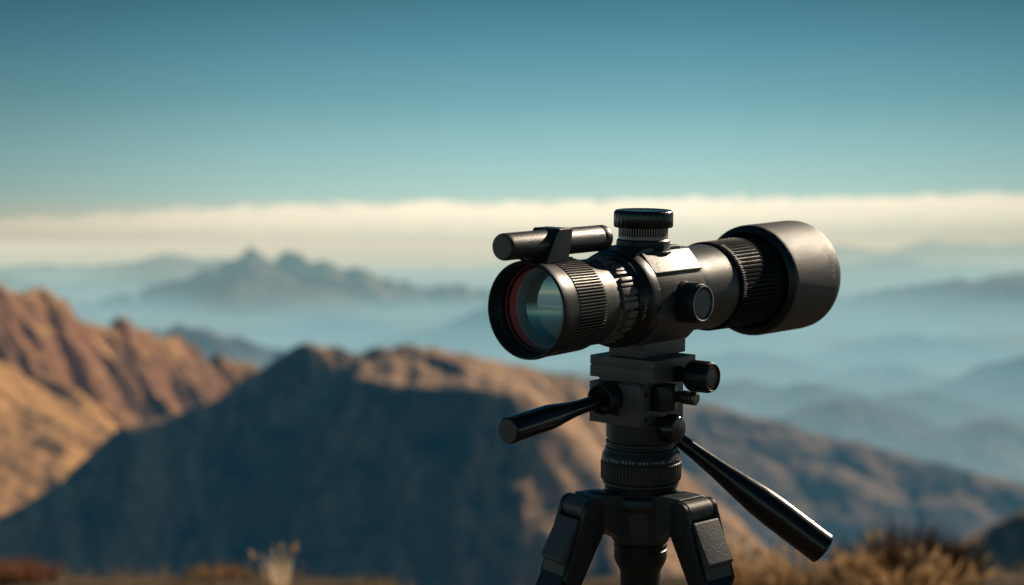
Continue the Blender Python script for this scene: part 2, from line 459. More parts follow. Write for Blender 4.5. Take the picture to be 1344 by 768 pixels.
# pan lock knob
bm = bmesh.new()
lathe(bm, [(34, 14), (42, 14.5), (46, 15), (47, 18), (49, 19.2, .4), (58, 19.2, .4), (62, 18.4), (64.5, 16), (65.2, 13), (65.6, 0)], 64, hv(-7, 0, -171), cap0=False)
make_obj('pan_lock_knob', bm, M_GRIP, tripod)
# front pan handle
def rig_pt(p): return TB @ Vector(p)
h0 = HB @ ST(-52, -14, -131); h1 = HB @ ST(-262, -15, -145)
d = (h1-h0)
bm = bmesh.new()
lathe(bm, [(-2, 22), (2, 22), (4, 21.4), (20, 20.6), (22.5, 19.5), (23, 18), (22, 16.8), (12, 16), (10, 9)], 64, axis_frame(h0, HB.to_3x3() @ ST(-1, 0, 0)), cap0=False, cap1=False)
lathe(bm, [(10, 17), (10, 0)], 64, axis_frame(h0, HB.to_3x3() @ ST(-1, 0, 0)), cap0=False)
make_obj('handle_socket', bm, M_SATIN, tripod)
L = d.length
bm = bmesh.new()
lathe(bm, [(6, 10), (26, 9.6), (60, 9.6), (80, 10.6), (105, 13.4), (122, 15.6), (130, 16.2), (L-5, 16.8), (L-2, 16.6), (L-.6, 15.6), (L, 14.6), (L, 0)], 64, axis_frame(h0, d), cap0=False)
hd = make_obj('pan_handle', bm, M_GRIP, tripod)
bm = bmesh.new()
lathe(bm, [(L+.3, 14.4), (L+.5, 0)], 64, axis_frame(h0, d), cap0=False)
make_obj('end_cap', bm, M_PLATE, hd)
# rear pan handle
h0 = rig_pt((40, 30, -189)); h1 = rig_pt((247, 20, -346)); d = h1-h0; L = d.length
bm = bmesh.new()
lathe(bm, [(0, 9), (14, 9.4), (40, 10.4), (80, 13.4), (120, 18), (150, 21.2), (175, 22.4), (L-22, 22.4), (L-4, 22.6), (L-1.5, 22.4), (L, 21.4), (L-.2, 19.5), (L-2, 0)], 64, axis_frame(h0, d), cap0=True)
make_obj('pan_handle', bm, M_GRIP, tripod)
bm = bmesh.new()
box(bm, (18, 10, -198), (46, 42, -176), TB, 4, 3)
make_obj('handle_socket', bm, M_SATIN, tripod)

# panning base (axis Z)
ZA = TB @ axis_frame((0, 0, 0), (0, 0, 1))
bm = bmesh.new()
lathe(bm, [(-166, 30), (-166, 46.5), (-188, 46.5), (-189, 44.5), (-192, 44.5), (-193, 46.5), (-197, 46.5), (-198, 44.5), (-201, 44.5), (-202, 47.5),
           (-206, 48.5), (-210, 51.2), (-219, 52.6), (-220, 52.2)], 128, ZA, cap0=True, cap1=False)
base = make_obj('panning_base', bm, M_SATIN, tripod)
bm = bmesh.new()
lathe(bm, [(-220, 50), (-220, 52.2, .2), (-221.5, 53.4, 1.5), (-243, 53.4, 1.5), (-245, 52, .2), (-245, 48)], 96, ZA, teeth=66, cap0=False, cap1=False, duty=.66)
lathe(bm, [(-231.6, 51.8), (-231.6, 53.0), (-233, 53.0), (-233, 51.8)], 96, ZA, cap0=False, cap1=False)
make_obj('knurled_ring', bm, M_KNURL, base, sharp=25)
bm = bmesh.new()
for k in range(34):
    am = R(-160+k*5.0)
    if k % 9 in (3, 7): continue
    ln = 4.2 if k % 4 == 0 else 2.6
    prism(bm, [(-.45, 0), (.45, 0), (.45, ln), (-.45, ln)], 51.6, 52.75, lambda u, v, q, am=am: Vector((q*math.cos(am)-u*math.sin(am), q*math.sin(am)+u*math.cos(am), -216.5+v)), bev=0, M=TB)
make_obj('scale_marks', bm, M_WHITE, base)
bm = bmesh.new()
lathe(bm, [(-245, 48), (-247, 50.2), (-250, 50.4), (-252, 48.6), (-255, 48.4), (-256, 47), (-258, 47), (-259, 48.2), (-262, 48), (-263, 46), (-265.5, 46), (-267, 47.4), (-271, 47.6), (-273, 44)], 128, ZA, cap0=False, cap1=False)
make_obj('locking_collar', bm, M_BLACK, tripod)

# spider with three arms
AZ = [-58, 43, 176]
bm = bmesh.new()
lathe(bm, [(-262, 44), (-263, 50), (-265, 53), (-272, 55), (-277, 52), (-280, 46), (-284, 43), (-312, 42), (-320, 41), (-328, 37), (-330, 34), (-330, 20)], 96, ZA, cap0=False, cap1=False)
def legframe(az):
    a = R(az); er = Vector((math.sin(a), -math.cos(a), 0)); et = Vector((math.cos(a), math.sin(a), 0))
    return er, et
for az in AZ:
    er, et = legframe(az)
    pl = lambda u, v, q, er=er, et=et: er*u+et*q+Vector((0, 0, v))
    prism(bm, [(20, -262), (60, -256.5), (90, -256.5), (90, -290), (66, -303), (48, -318), (20, -322)], -23, 23, pl, bev=2.0, seg=3, M=TB)
spider = make_obj('spider', bm, M_SPIDER, tripod)
for az in AZ[:2]:
    bm = bmesh.new()
    er, et = legframe(az)
    c = er*70+Vector((0, 0, -256.2))
    pts = [(c+er*(8.5*math.cos(a))+et*(13*math.sin(a))) for a in np.linspace(0, 2*math.pi, 28, endpoint=False)]
    A = [bm.verts.new(TB @ p) for p in pts]
    B = [bm.verts.new(TB @ (c+(p-c)*.86+Vector((0, 0, .35)))) for p in pts]
    for i in range(28): bm.faces.new((A[i], A[(i+1) % 28], B[(i+1) % 28], B[i]))
    bm.faces.new(B)
    make_obj('recess', bm, M_DARKIN, spider)
# centre column
bm = bmesh.new()
lathe(bm, [(-329, 30), (-330, 35), (-332, 36), (-336, 35.6), (-337, 34.4), (-339, 34.4), (-340, 35.4), (-352, 35.2), (-358, 33), (-366, 28.5), (-372, 26.6), (-420, 26.3), (-700, 26), (-760, 26), (-764, 22), (-764, 0)], 96, ZA, cap0=False)
make_obj('centre_column', bm, M_SATIN, tripod)

# legs: leg frame X = down the leg, Y = tangential, Z = outward
SPREAD = R(27.5)
LEGLEN = (-275-FOOT_Z)/math.cos(SPREAD)
def leg_matrix(az):
    er, et = legframe(az)
    dn = er*math.sin(SPREAD)-Vector((0, 0, math.cos(SPREAD)))
    no = er*math.cos(SPREAD)+Vector((0, 0, math.sin(SPREAD)))
    y = no.cross(dn)
    m = Matrix((dn, y, no)).transposed().to_4x4()
    m.translation = (TB @ (er*94+Vector((0, 0, -274))))*U
    return m
leg = bpy.data.objects.new('leg', None); col.objects.link(leg); leg.parent = tripod; leg.empty_display_size = .03
bm = bmesh.new()
ax_y = lambda x, z: axis_frame((x, -22.5, z), (0, 1, 0))
lathe(bm, [(0, 15), (.6, 15.5), (44.4, 15.5), (45, 15)], 56, ax_y(0, 0))
make_obj('hinge_barrel', bm, M_GREY, leg)
bm = bmesh.new()
prism(bm, [(16, -16), (17, 13.5), (19, 15), (74, 16), (77, 14), (78, 8), (92, 4), (92, -22), (16, -22)], -23.5, 23.5, lambda u, v, q: Vector((u, q, v)), bev=1.6, seg=3)
make_obj('casing', bm, M_CAST, leg)
for sgn in (-1, 1):
    bm = bmesh.new()
    top = [(15*math.cos(a)*1.0, 15.5*math.sin(a)) for a in np.linspace(R(70), R(215), 12)]
    prism(bm, top+[(18, -26), (98, -25), (102, -20), (102, -6), (96, 2), (30, 11)], sgn*24, sgn*30.5, lambda u, v, q: Vector((u, q, v)), bev=1.5, seg=3)
    sp = make_obj('side_plate', bm, M_BLACK, leg)
    bm = bmesh.new()
    lathe(bm, [(30, 6.6), (31.6, 6.6), (32, 6), (32, 4.6), (31, 4), (31, 0)], 24, axis_frame((22, 0, -8), (0, sgn, 0)), cap0=False)
    make_obj('pivot_bolt', bm, M_SATIN, sp)
bm = bmesh.new()
box(bm, (60, -21, -21), (900, 21, 2), I4, 2.5, 3)
make_obj('upper_tube', bm, M_SATIN, leg)
bm = bmesh.new()
box(bm, (86, -28, -24), (150, -20, 2), I4, 2.5, 3)
make_obj('angle_catch', bm, M_RUB, leg)
bm = bmesh.new()
box(bm, (860, -25, -25), (915, 25, 12), I4, 4, 3)
make_obj('leg_clamp', bm, M_RUB, leg)
bm = bmesh.new()
box(bm, (905, -17, -18), (LEGLEN-60, 17, 4), I4, 4, 3)
make_obj('lower_tube', bm, M_PLATE, leg)
bm = bmesh.new()
lathe(bm, [(LEGLEN-75, 20), (LEGLEN-40, 22), (LEGLEN+2, 26), (LEGLEN+14, 20), (LEGLEN+18, 0)], 40, axis_frame((0, 0, -7), (1, 0, 0)))
make_obj('rubber_foot', bm, M_RUB, leg)
def copy_tree(o, parent):
    c = o.copy(); col.objects.link(c); c.parent = parent
    for ch in list(o.children): copy_tree(ch, c)
    return c
legs = [leg]
for az in AZ[1:]: legs.append(copy_tree(leg, tripod))
for l, az in zip(legs, AZ): l.matrix_basis = leg_matrix(az)

# ================================================================== LANDSCAPE
def P(px, py, d): return np.array(((px-672)/FPX*d, d, (HOR-py)/FPX*d))

# --- numpy value noise
_perm = rng.random((256, 256))
def vnoise(x, y):
    xi = np.floor(x).astype(int); yi = np.floor(y).astype(int)
    fx = x-xi; fy = y-yi
    fx = fx*fx*fx*(fx*(fx*6-15)+10); fy = fy*fy*fy*(fy*(fy*6-15)+10)
    g = lambda a, b: _perm[a & 255, b & 255]
    return (g(xi, yi)*(1-fx)+g(xi+1, yi)*fx)*(1-fy)+(g(xi, yi+1)*(1-fx)+g(xi+1, yi+1)*fx)*fy
def fbm(x, y, oct=5, gain=.5):
    s = 0; a = 1; t = 0
    for o in range(oct):
        s = s+a*vnoise(x*2**o+17.3*o, y*2**o+5.7*o); t += a; a *= gain
    return s/t
def ridged(x, y, oct=5, gain=.5):
    s = 0; a = 1; t = 0
    for o in range(oct):
        s = s+a*(1-np.abs(2*vnoise(x*2**o+31.1*o, y*2**o+9.2*o)-1)); t += a; a *= gain
    return s/t
def sstep(a, b, x):
    t = np.clip((x-a)/(b-a), 0, 1); return t*t*(3-2*t)

def crest_field(X, Y, lines, slope, power=1.0, ref=100.0, rnd=20.0):
    """height, distance and arc coordinate for a set of crest polylines"""
    H = np.full(X.shape, -1e9); D = np.full(X.shape, 1e9); T = np.zeros(X.shape)
    for li, ln in enumerate(lines):
        sl = ln[1] if isinstance(ln, tuple) else slope
        pts = ln[0] if isinstance(ln, tuple) else ln
        acc = li*977.0
        for a, b in zip(pts, pts[1:]):
            ab = b-a; L2 = ab[0]**2+ab[1]**2
            t = np.clip(((X-a[0])*ab[0]+(Y-a[1])*ab[1])/L2, 0, 1)
            dx = X-(a[0]+t*ab[0]); dy = Y-(a[1]+t*ab[1])
            dist = np.sqrt(dx*dx+dy*dy)
            de = np.sqrt(dist*dist+rnd*rnd)-rnd
            h = a[2]+t*ab[2]-sl*ref*(de/ref)**power
            m = h > H
            H = np.where(m, h, H); D = np.where(m, dist, D); T = np.where(m, acc+t*math.sqrt(L2), T)
            acc += math.sqrt(L2)
    return H, D, T
def grid_mesh(name, X, Y, Z, mat, label=None):
    ny, nx = X.shape
    me = bpy.data.meshes.new(name)
    V = np.stack((X, Y, Z), -1).reshape(-1, 3)
    i = np.arange(ny*nx).reshape(ny, nx)
    F = np.stack((i[:-1, :-1], i[:-1, 1:], i[1:, 1:], i[1:, :-1]), -1).reshape(-1, 4)
    me.from_pydata(V.tolist(), [], F.tolist())
    for p in me.polygons: p.use_smooth = True
    me.materials.append(mat)
    o = bpy.data.objects.new(name, me); col.objects.link(o); o['kind'] = 'structure'
    return o
def hill(name, lines, mat, box_, n, slope=.7, power=1.0, ref=100., rnd=20., amp=20., wl=200., gully=20., gwl=60., gdist=150., fine=4., floor=-700, gpow=1.0, warp=.35):
    x0, x1, y0, y1 = box_
    nx = n; ny = max(40, int(n*(y1-y0)/(x1-x0))) if (y1-y0) < 2.2*(x1-x0) else int(n*2.2)
    X, Y = np.meshgrid(np.linspace(x0, x1, nx), np.linspace(y0, y1, ny))
    wx = X+(fbm(X/wl+3, Y/wl+8, 4)-.5)*wl*warp; wy = Y+(fbm(X/wl+13, Y/wl+2, 4)-.5)*wl*warp
    H, D, T = crest_field(wx, wy, lines, slope, power, ref, rnd)
    g = np.clip(ridged(T/gwl, D/(gwl*6)+T*.002, 4, .55), 0, 1)**gpow
    H = H-gully*(1-g)*sstep(0, gdist, D)
    H = H+amp*(ridged(X/wl, Y/wl, 5)-.6)*sstep(-.3*gdist, gdist, D)
    H = H+fine*(fbm(X/(wl*.12), Y/(wl*.12), 4)-.5)
    return grid_mesh(name, X, Y, np.maximum(H, floor), mat)

# --- materials with aerial haze that thickens with distance and towards the valley floor
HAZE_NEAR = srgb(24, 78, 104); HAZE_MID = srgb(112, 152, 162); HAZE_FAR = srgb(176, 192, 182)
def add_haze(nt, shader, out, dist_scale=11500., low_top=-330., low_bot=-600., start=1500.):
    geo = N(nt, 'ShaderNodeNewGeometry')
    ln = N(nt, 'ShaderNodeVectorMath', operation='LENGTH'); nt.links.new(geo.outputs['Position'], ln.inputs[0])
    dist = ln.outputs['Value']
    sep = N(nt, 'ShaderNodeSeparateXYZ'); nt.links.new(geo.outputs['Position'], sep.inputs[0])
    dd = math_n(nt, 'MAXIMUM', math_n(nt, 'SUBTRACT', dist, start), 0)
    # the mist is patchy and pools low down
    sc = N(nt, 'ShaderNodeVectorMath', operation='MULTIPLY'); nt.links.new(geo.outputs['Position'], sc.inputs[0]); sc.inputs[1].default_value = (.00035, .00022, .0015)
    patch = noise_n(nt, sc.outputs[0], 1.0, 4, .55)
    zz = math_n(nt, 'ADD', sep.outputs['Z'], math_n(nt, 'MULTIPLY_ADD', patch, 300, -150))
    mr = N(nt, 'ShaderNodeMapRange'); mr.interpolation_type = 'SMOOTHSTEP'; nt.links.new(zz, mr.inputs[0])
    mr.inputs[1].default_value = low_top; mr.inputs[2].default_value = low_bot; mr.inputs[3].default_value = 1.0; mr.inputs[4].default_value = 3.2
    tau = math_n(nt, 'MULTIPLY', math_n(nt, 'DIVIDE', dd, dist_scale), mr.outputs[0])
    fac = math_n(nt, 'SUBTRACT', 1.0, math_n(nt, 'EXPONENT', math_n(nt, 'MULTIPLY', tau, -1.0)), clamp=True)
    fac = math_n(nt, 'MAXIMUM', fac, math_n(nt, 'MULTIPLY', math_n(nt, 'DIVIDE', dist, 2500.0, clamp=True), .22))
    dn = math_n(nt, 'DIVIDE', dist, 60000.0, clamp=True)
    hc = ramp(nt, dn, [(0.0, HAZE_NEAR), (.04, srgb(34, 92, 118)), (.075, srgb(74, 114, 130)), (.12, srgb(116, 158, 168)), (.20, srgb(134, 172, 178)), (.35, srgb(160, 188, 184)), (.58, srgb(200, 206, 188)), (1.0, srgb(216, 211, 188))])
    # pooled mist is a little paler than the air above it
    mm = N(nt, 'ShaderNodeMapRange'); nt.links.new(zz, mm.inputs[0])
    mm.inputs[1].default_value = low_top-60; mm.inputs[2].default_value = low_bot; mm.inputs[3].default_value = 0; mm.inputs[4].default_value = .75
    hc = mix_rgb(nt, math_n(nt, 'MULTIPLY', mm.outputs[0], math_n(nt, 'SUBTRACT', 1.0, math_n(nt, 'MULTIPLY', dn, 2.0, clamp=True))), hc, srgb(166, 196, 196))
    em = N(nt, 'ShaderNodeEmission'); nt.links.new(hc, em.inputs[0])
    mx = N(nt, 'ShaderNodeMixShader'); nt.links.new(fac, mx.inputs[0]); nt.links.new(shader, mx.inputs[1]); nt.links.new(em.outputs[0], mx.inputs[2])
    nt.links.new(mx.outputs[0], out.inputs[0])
def rock_mat(name, rock, rock2, grass, veg, veg_amt=.5, scale=1/60., steep=(.55, .8), haze=True, scrub_shade=0.0, **hz):
    m, nt = new_mat(name); out = N(nt, 'ShaderNodeOutputMaterial')
    geo = N(nt, 'ShaderNodeNewGeometry'); pos = geo.outputs['Position']
    sep = N(nt, 'ShaderNodeSeparateXYZ'); nt.links.new(geo.outputs['Normal'], sep.inputs[0])
    n1 = noise_n(nt, pos, scale, 6, .6); n2 = noise_n(nt, pos, scale*4.3, 6, .65); n3 = noise_n(nt, pos, scale*17, 4, .6)
    r = mix_rgb(nt, ramp(nt, n2, [(.35, 0), (.65, 1)]), rock, rock2)
    st = math_n(nt, 'ADD', sep.outputs['Z'], math_n(nt, 'MULTIPLY_ADD', n2, .3, -.15))
    k = ramp(nt, st, [(steep[0], 0), (steep[1], 1)])
    c = mix_rgb(nt, k, r, grass)
    vg = ramp(nt, math_n(nt, 'MULTIPLY_ADD', n3, .45, math_n(nt, 'MULTIPLY', n1, .65)), [(.56-.2*(veg_amt-.5), 0), (.64-.2*(veg_amt-.5), 1)])
    c = mix_rgb(nt, vg, c, veg)
    if scrub_shade:      # dark vegetation colour painted as shade on slopes facing away from the sun
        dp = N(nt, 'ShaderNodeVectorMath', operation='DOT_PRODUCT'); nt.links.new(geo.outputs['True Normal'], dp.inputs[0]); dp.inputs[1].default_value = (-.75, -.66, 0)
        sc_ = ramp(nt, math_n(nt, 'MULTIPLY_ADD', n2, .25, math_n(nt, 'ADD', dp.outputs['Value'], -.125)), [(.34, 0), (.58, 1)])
        c = mix_rgb(nt, math_n(nt, 'MULTIPLY', sc_, scrub_shade), c, veg)
    c = mix_rgb(nt, .5, c, mix_rgb(nt, n3, (.55, .55, .55), (1.35, 1.35, 1.35)), 'MULTIPLY')
    b = N(nt, 'ShaderNodeBsdfPrincipled'); b.inputs['Roughness'].default_value = .95; b.inputs['Specular IOR Level'].default_value = .1
    nt.links.new(c, b.inputs['Base Color'])
    bp = N(nt, 'ShaderNodeBump'); bp.inputs['Strength'].default_value = .6; bp.inputs['Distance'].default_value = .08/scale
    nt.links.new(n2, bp.inputs['Height']); nt.links.new(bp.outputs[0], b.inputs['Normal'])
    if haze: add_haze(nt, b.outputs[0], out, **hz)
    else: nt.links.new(b.outputs[0], out.inputs[0])
    return m
MT_RED = rock_mat('red_rock_range', (.58, .285, .135), (.24, .115, .065), (.78, .44, .17), (.06, .042, .028), .30, 1/70., (.58, .72), scrub_shade=1.0)
MT_HILL = rock_mat('brown_hill', (.46, .275, .16), (.30, .185, .11), (.66, .40, .22), (.040, .046, .042), .47, 1/45., (.5, .75), scrub_shade=.76)
MT_FAR = rock_mat('far_mountain_rock', (.34, .23, .18), (.20, .14, .12), (.26, .19, .13), (.05, .06, .05), .35, 1/500., dist_scale=13500.)
MT_MID = rock_mat('mid_hill_scrub', (.30, .20, .15), (.15, .11, .085), (.30, .215, .15), (.035, .045, .04), .55, 1/170., dist_scale=7000.)
MT_BLUE = rock_mat('twin_peak_rock', (.40, .27, .21), (.18, .13, .11), (.28, .21, .16), (.05, .06, .06), .35, 1/420., dist_scale=18500., low_top=-440., low_bot=-680.)
MT_SLOPE = rock_mat('hazy_scrub_slope', (.42, .26, .18), (.26, .17, .12), (.48, .31, .2), (.03, .04, .04), .62, 1/90., dist_scale=4300., low_top=-540., low_bot=-760., scrub_shade=.8)

# near hill
summit = P(520, 455, 2500)
main = [P(-260, 800, 2200), P(-60, 712, 2260), P(80, 632, 2330), P(172, 560, 2390), P(226, 545, 2415), P(274, 525, 2440), P(310, 505, 2450), P(335, 490, 2460), P(366, 474, 2470), P(388, 459, 2475), P(402, 450, 2480), P(416, 456, 2482), P(436, 455, 2485), P(452, 464, 2488), P(470, 465, 2490), P(490, 456, 2495), P(506, 458, 2498), P(522, 451, 2500), P(540, 457, 2505), P(556, 454, 2508),
        P(580, 461, 2515), P(610, 463, 2520), P(640, 472, 2530), P(680, 478, 2540), P(740, 496, 2550), P(795, 540, 2545), P(845, 610, 2530), P(890, 700, 2510), P(940, 810, 2490)]
spur = [P(520, 454, 2500), P(600, 476, 2440), P(668, 512, 2370), P(730, 575, 2300), P(790, 650, 2240), P(850, 740, 2190), P(900, 850, 2120)]
shelf = []
_cr = [(470, 466, 2490), (520, 454, 2500), (570, 459, 2510), (640, 470, 2530), (690, 484, 2540)]
_fr = [(455, 494, 2395), (505, 505, 2370), (560, 508, 2355), (625, 507, 2345), (685, 515, 2335)]
for k in range(17):          # gently sloping shelf under the crest
    q = k/4; j = min(int(q), 3); f = q-j
    A_ = [a+(b-a)*f for a, b in zip(_cr[j], _cr[j+1])]; B_ = [a+(b-a)*f for a, b in zip(_fr[j], _fr[j+1])]
    off = random.uniform(-2.5, 2.5)
    shelf.append([P(*A_), P(A_[0]*.5+B_[0]*.5, A_[1]*.5+B_[1]*.5+off, A_[2]*.5+B_[2]*.5), P(B_[0], B_[1]+off, B_[2])])
shelf.append([P(*f) for f in _fr])
spur2 = [P(740, 496, 2550), P(780, 570, 2460), P(822, 660, 2390), P(860, 770, 2330)]
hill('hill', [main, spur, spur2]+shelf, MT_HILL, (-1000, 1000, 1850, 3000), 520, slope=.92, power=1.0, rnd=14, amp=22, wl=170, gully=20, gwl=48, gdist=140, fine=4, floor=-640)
hill('hill', [[P(640, 478, 4300), P(760, 496, 4260), P(860, 519, 4220), P(930, 531, 4200), P(1010, 550, 4160), P(1110, 577, 4120), P(1220, 606, 4060), P(1344, 638, 4000), P(1560, 700, 3900)],
  [P(860, 519, 4220), P(930, 580, 4020), P(1010, 660, 3840)], [P(1010, 550, 4160), P(1090, 612, 3980), P(1180, 690, 3800)], [P(1150, 588, 4100), P(1240, 650, 3920), P(1330, 730, 3750)]],
  MT_SLOPE, (-100, 1500, 3300, 4900), 420, slope=.50, rnd=70, amp=22, wl=260, gully=30, gwl=100, gdist=260, fine=9, floor=-640)
# left red range
_jr = random.Random(21)
redl = [P(-260, 350, 2900), P(-120, 340, 3000), P(-40, 362, 3080), P(10, 372, 3150), P(55, 374, 3220), P(85, 400, 3300), P(118, 424, 3380), P(150, 420, 3470), P(185, 436, 3570), P(225, 442, 3700), P(265, 452, 3830), P(305, 466, 3960), P(345, 486, 4080), P(420, 530, 4250), P(520, 600, 4400)]
_d = []
for a_, b_ in zip(redl, redl[1:]):       # broken crest
    k_ = max(2, int((b_[1]-a_[1])/28))
    for q in range(k_):
        p_ = a_+(b_-a_)*(q/k_)
        if q: p_ = p_+np.array((_jr.uniform(-8, 8), 0, _jr.uniform(-15, 11)))
        _d.append(p_)
redl = _d+[redl[-1]]
hill('mountain', [redl], MT_RED, (-1700, -200, 2500, 4600), 620, slope=.95, power=.88, rnd=4, amp=60, wl=300, gully=340, gwl=165, gdist=190, fine=32, gpow=1.3, warp=.25, floor=-640)

MT_GOLD = rock_mat('golden_slope', (.60, .31, .15), (.34, .175, .09), (.78, .42, .165), (.09, .06, .03), .50, 1/90., (.45, .68), scrub_shade=.7)
hill('hill', [[P(-300, 410, 2750), P(-120, 440, 2800), P(-20, 462, 2880), P(50, 498, 2960), P(110, 532, 3050), P(170, 568, 3150), P(215, 590, 3250), P(300, 650, 3350)]], MT_GOLD, (-1500, -150, 2300, 3700), 360, slope=.62, power=.95, rnd=30, amp=50, wl=240, gully=75, gwl=130, gdist=160, fine=10, floor=-640, gpow=1.4)

def far_ridge(pts, mat, depth, n, slope, amp, wl, gully, gwl, power=1.0, rnd=60., fine=20, pad=1500, floor=-640, jag=0):
    jag_r = random.Random(int(abs(pts[0][0])*7+pts[0][2]))
    dense = []
    for a_, b_ in zip(pts, pts[1:]):
        k_ = max(1, int(abs(b_[0]-a_[0])/9)) if jag else 1
        for q in range(k_):
            t = q/k_
            dense.append((a_[0]+(b_[0]-a_[0])*t, a_[1]+(b_[1]-a_[1])*t+(jag_r.uniform(-jag, jag) if q else 0), a_[2]+(b_[2]-a_[2])*t+jag_r.uniform(-1, 1)*jag*14))
    pts = dense+[pts[-1]]
    pts = [P(*p) for p in pts]
    xs = [p[0] for p in pts]; ys = [p[1] for p in pts]
    hill('mountain', [pts], mat, (min(xs)-pad*.4, max(xs)+pad*.4, min(ys)-depth, max(ys)+depth), n, slope=slope, power=power, ref=500., rnd=rnd, amp=amp, wl=wl, gully=gully, gwl=gwl, gdist=gwl*2, fine=fine, floor=floor)
# the twin-peaked blue mountain
far_ridge([(60, 408, 15000), (130, 396, 15000), (190, 380, 15000), (225, 368, 15100), (250, 356, 15200), (264, 350, 15200), (276, 353, 15200), (292, 343, 15300), (318, 336, 15300), (331, 322, 15300), (345, 335, 15300), (358, 344, 15400), (376, 330, 15400), (398, 333, 15500), (412, 344, 15500), (428, 342, 15500), (450, 354, 15600), (474, 352, 15600), (500, 366, 15700), (530, 368, 15800), (570, 378, 15900), (610, 374, 16000), (660, 386, 16000), (720, 396, 16000)], MT_BLUE, 2500, 640, .50, 80, 600, 230, 270, power=.66, rnd=8, jag=4)
# paler ranges behind
far_ridge([(-200, 345, 23500), (-60, 352, 23500), (40, 348, 23500), (120, 350, 23500), (190, 343, 23500), (235, 334, 23500), (270, 341, 23500), (420, 352, 23500)], MT_BLUE, 2200, 300, .3, 70, 1500, 90, 600, floor=-660, jag=3)
far_ridge([(-200, 372, 19000), (-60, 360, 19000), (20, 366, 19000), (90, 372, 19000), (150, 366, 19000), (210, 362, 19000), (260, 372, 19000), (330, 384, 19000)], MT_BLUE, 1900, 300, .4, 80, 900, 110, 350, floor=-660, jag=3)
far_ridge([(560, 352, 28000), (700, 345, 28000), (860, 340, 28000), (1020, 330, 28000), (1110, 322, 28000), (1170, 328, 28000), (1240, 316, 28000), (1320, 320, 28000), (1420, 312, 28000), (1600, 330, 28000)], MT_FAR, 2600, 340, .3, 80, 1800, 110, 700, floor=-660, jag=3)
far_ridge([(880, 392, 22000), (1010, 366, 22000), (1090, 352, 22000), (1190, 340, 22000), (1230, 348, 22000), (1330, 352, 22000), (1480, 338, 22000)], MT_FAR, 2200, 320, .3, 80, 1400, 110, 500, floor=-660, jag=3.5, rnd=25.)
far_ridge([(960, 420, 13500), (1080, 398, 13500), (1150, 382, 13300), (1220, 374, 13200), (1300, 366, 13000), (1420, 350, 12800), (1560, 350, 12800)], MT_FAR, 1900, 320, .32, 80, 900, 100, 350, jag=4, rnd=25.)
# low hills standing in the mist
far_ridge([(330, 440, 10500), (380, 424, 10500), (430, 415, 10500), (480, 421, 10500), (540, 440, 10500)], MT_MID, 900, 200, .26, 40, 500, 50, 200, jag=3, rnd=25.)
far_ridge([(540, 446, 9500), (610, 418, 9500), (680, 398, 9600), (760, 405, 9700), (860, 420, 9800), (960, 430, 9800), (1080, 450, 9800)], MT_MID, 900, 240, .26, 45, 500, 50, 200, jag=3, rnd=25.)
far_ridge([(120, 470, 6200), (190, 436, 6200), (250, 430, 6300), (310, 444, 6300), (380, 470, 6300), (440, 490, 6300)], MT_MID, 700, 220, .4, 50, 380, 60, 130, jag=4, rnd=25.)
far_ridge([(1020, 480, 8200), (1100, 458, 8200), (1190, 440, 8200), (1250, 446, 8200), (1330, 462, 8200)], MT_MID, 700, 220, .3, 40, 400, 50, 160, jag=4, rnd=25.)
far_ridge([(1200, 520, 6400), (1260, 492, 6400), (1300, 476, 6400), (1380, 464, 6400), (1500, 470, 6400)], MT_MID, 600, 200, .4, 40, 350, 50, 130, jag=4, rnd=25.)
far_ridge([(860, 530, 5500), (930, 512, 5600), (985, 500, 5700), (1030, 513, 5600), (1075, 503, 5600), (1140, 524, 5500), (1205, 515, 5500), (1265, 541, 5400), (1340, 546, 5300), (1500, 566, 5300)], MT_MID, 800, 300, .24, 60, 420, 70, 170, jag=4, rnd=25.)
far_ridge([(900, 470, 7200), (960, 462, 7200), (1010, 468, 7100), (1050, 482, 7100)], MT_MID, 600, 160, .26, 45, 350, 50, 140, jag=4, rnd=20.)
far_ridge([(1080, 500, 6900), (1130, 484, 6900), (1180, 478, 6900), (1215, 490, 6800), (1260, 506, 6800)], MT_MID, 600, 160, .26, 45, 350, 50, 140, jag=4, rnd=20.)
far_ridge([(1060, 536, 4950), (1110, 526, 4950), (1150, 534, 4950), (1200, 552, 4900)], MT_MID, 450, 160, .30, 40, 260, 40, 110, jag=4, rnd=15.)
far_ridge([(1230, 566, 4700), (1275, 552, 4700), (1330, 556, 4700), (1390, 575, 4700)], MT_MID, 450, 160, .30, 40, 260, 40, 110, jag=4, rnd=15.)
far_ridge([(980, 428, 11500), (1040, 418, 11500), (1090, 424, 11500), (1140, 412, 11500), (1200, 422, 11500), (1260, 430, 11500)], MT_MID, 800, 200, .28, 55, 480, 60, 190, jag=4, rnd=25.)
far_ridge([(1150, 402, 16500), (1230, 392, 16500), (1290, 398, 16500), (1360, 386, 16500), (1450, 392, 16500)], MT_MID, 1000, 200, .28, 60, 600, 70, 240, jag=4, rnd=25.)
# dark nearer slope in the lower right corner
hill('hill', [[P(1080, 800, 1250), P(1180, 745, 1260), P(1260, 712, 1270), P(1350, 668, 1280), P(1460, 620, 1290), P(1600, 560, 1300)]], MT_HILL, (120, 700, 900, 1650), 260, slope=.95, rnd=14, amp=14, wl=110, gully=14, gwl=35, gdist=60, fine=3, floor=-640)

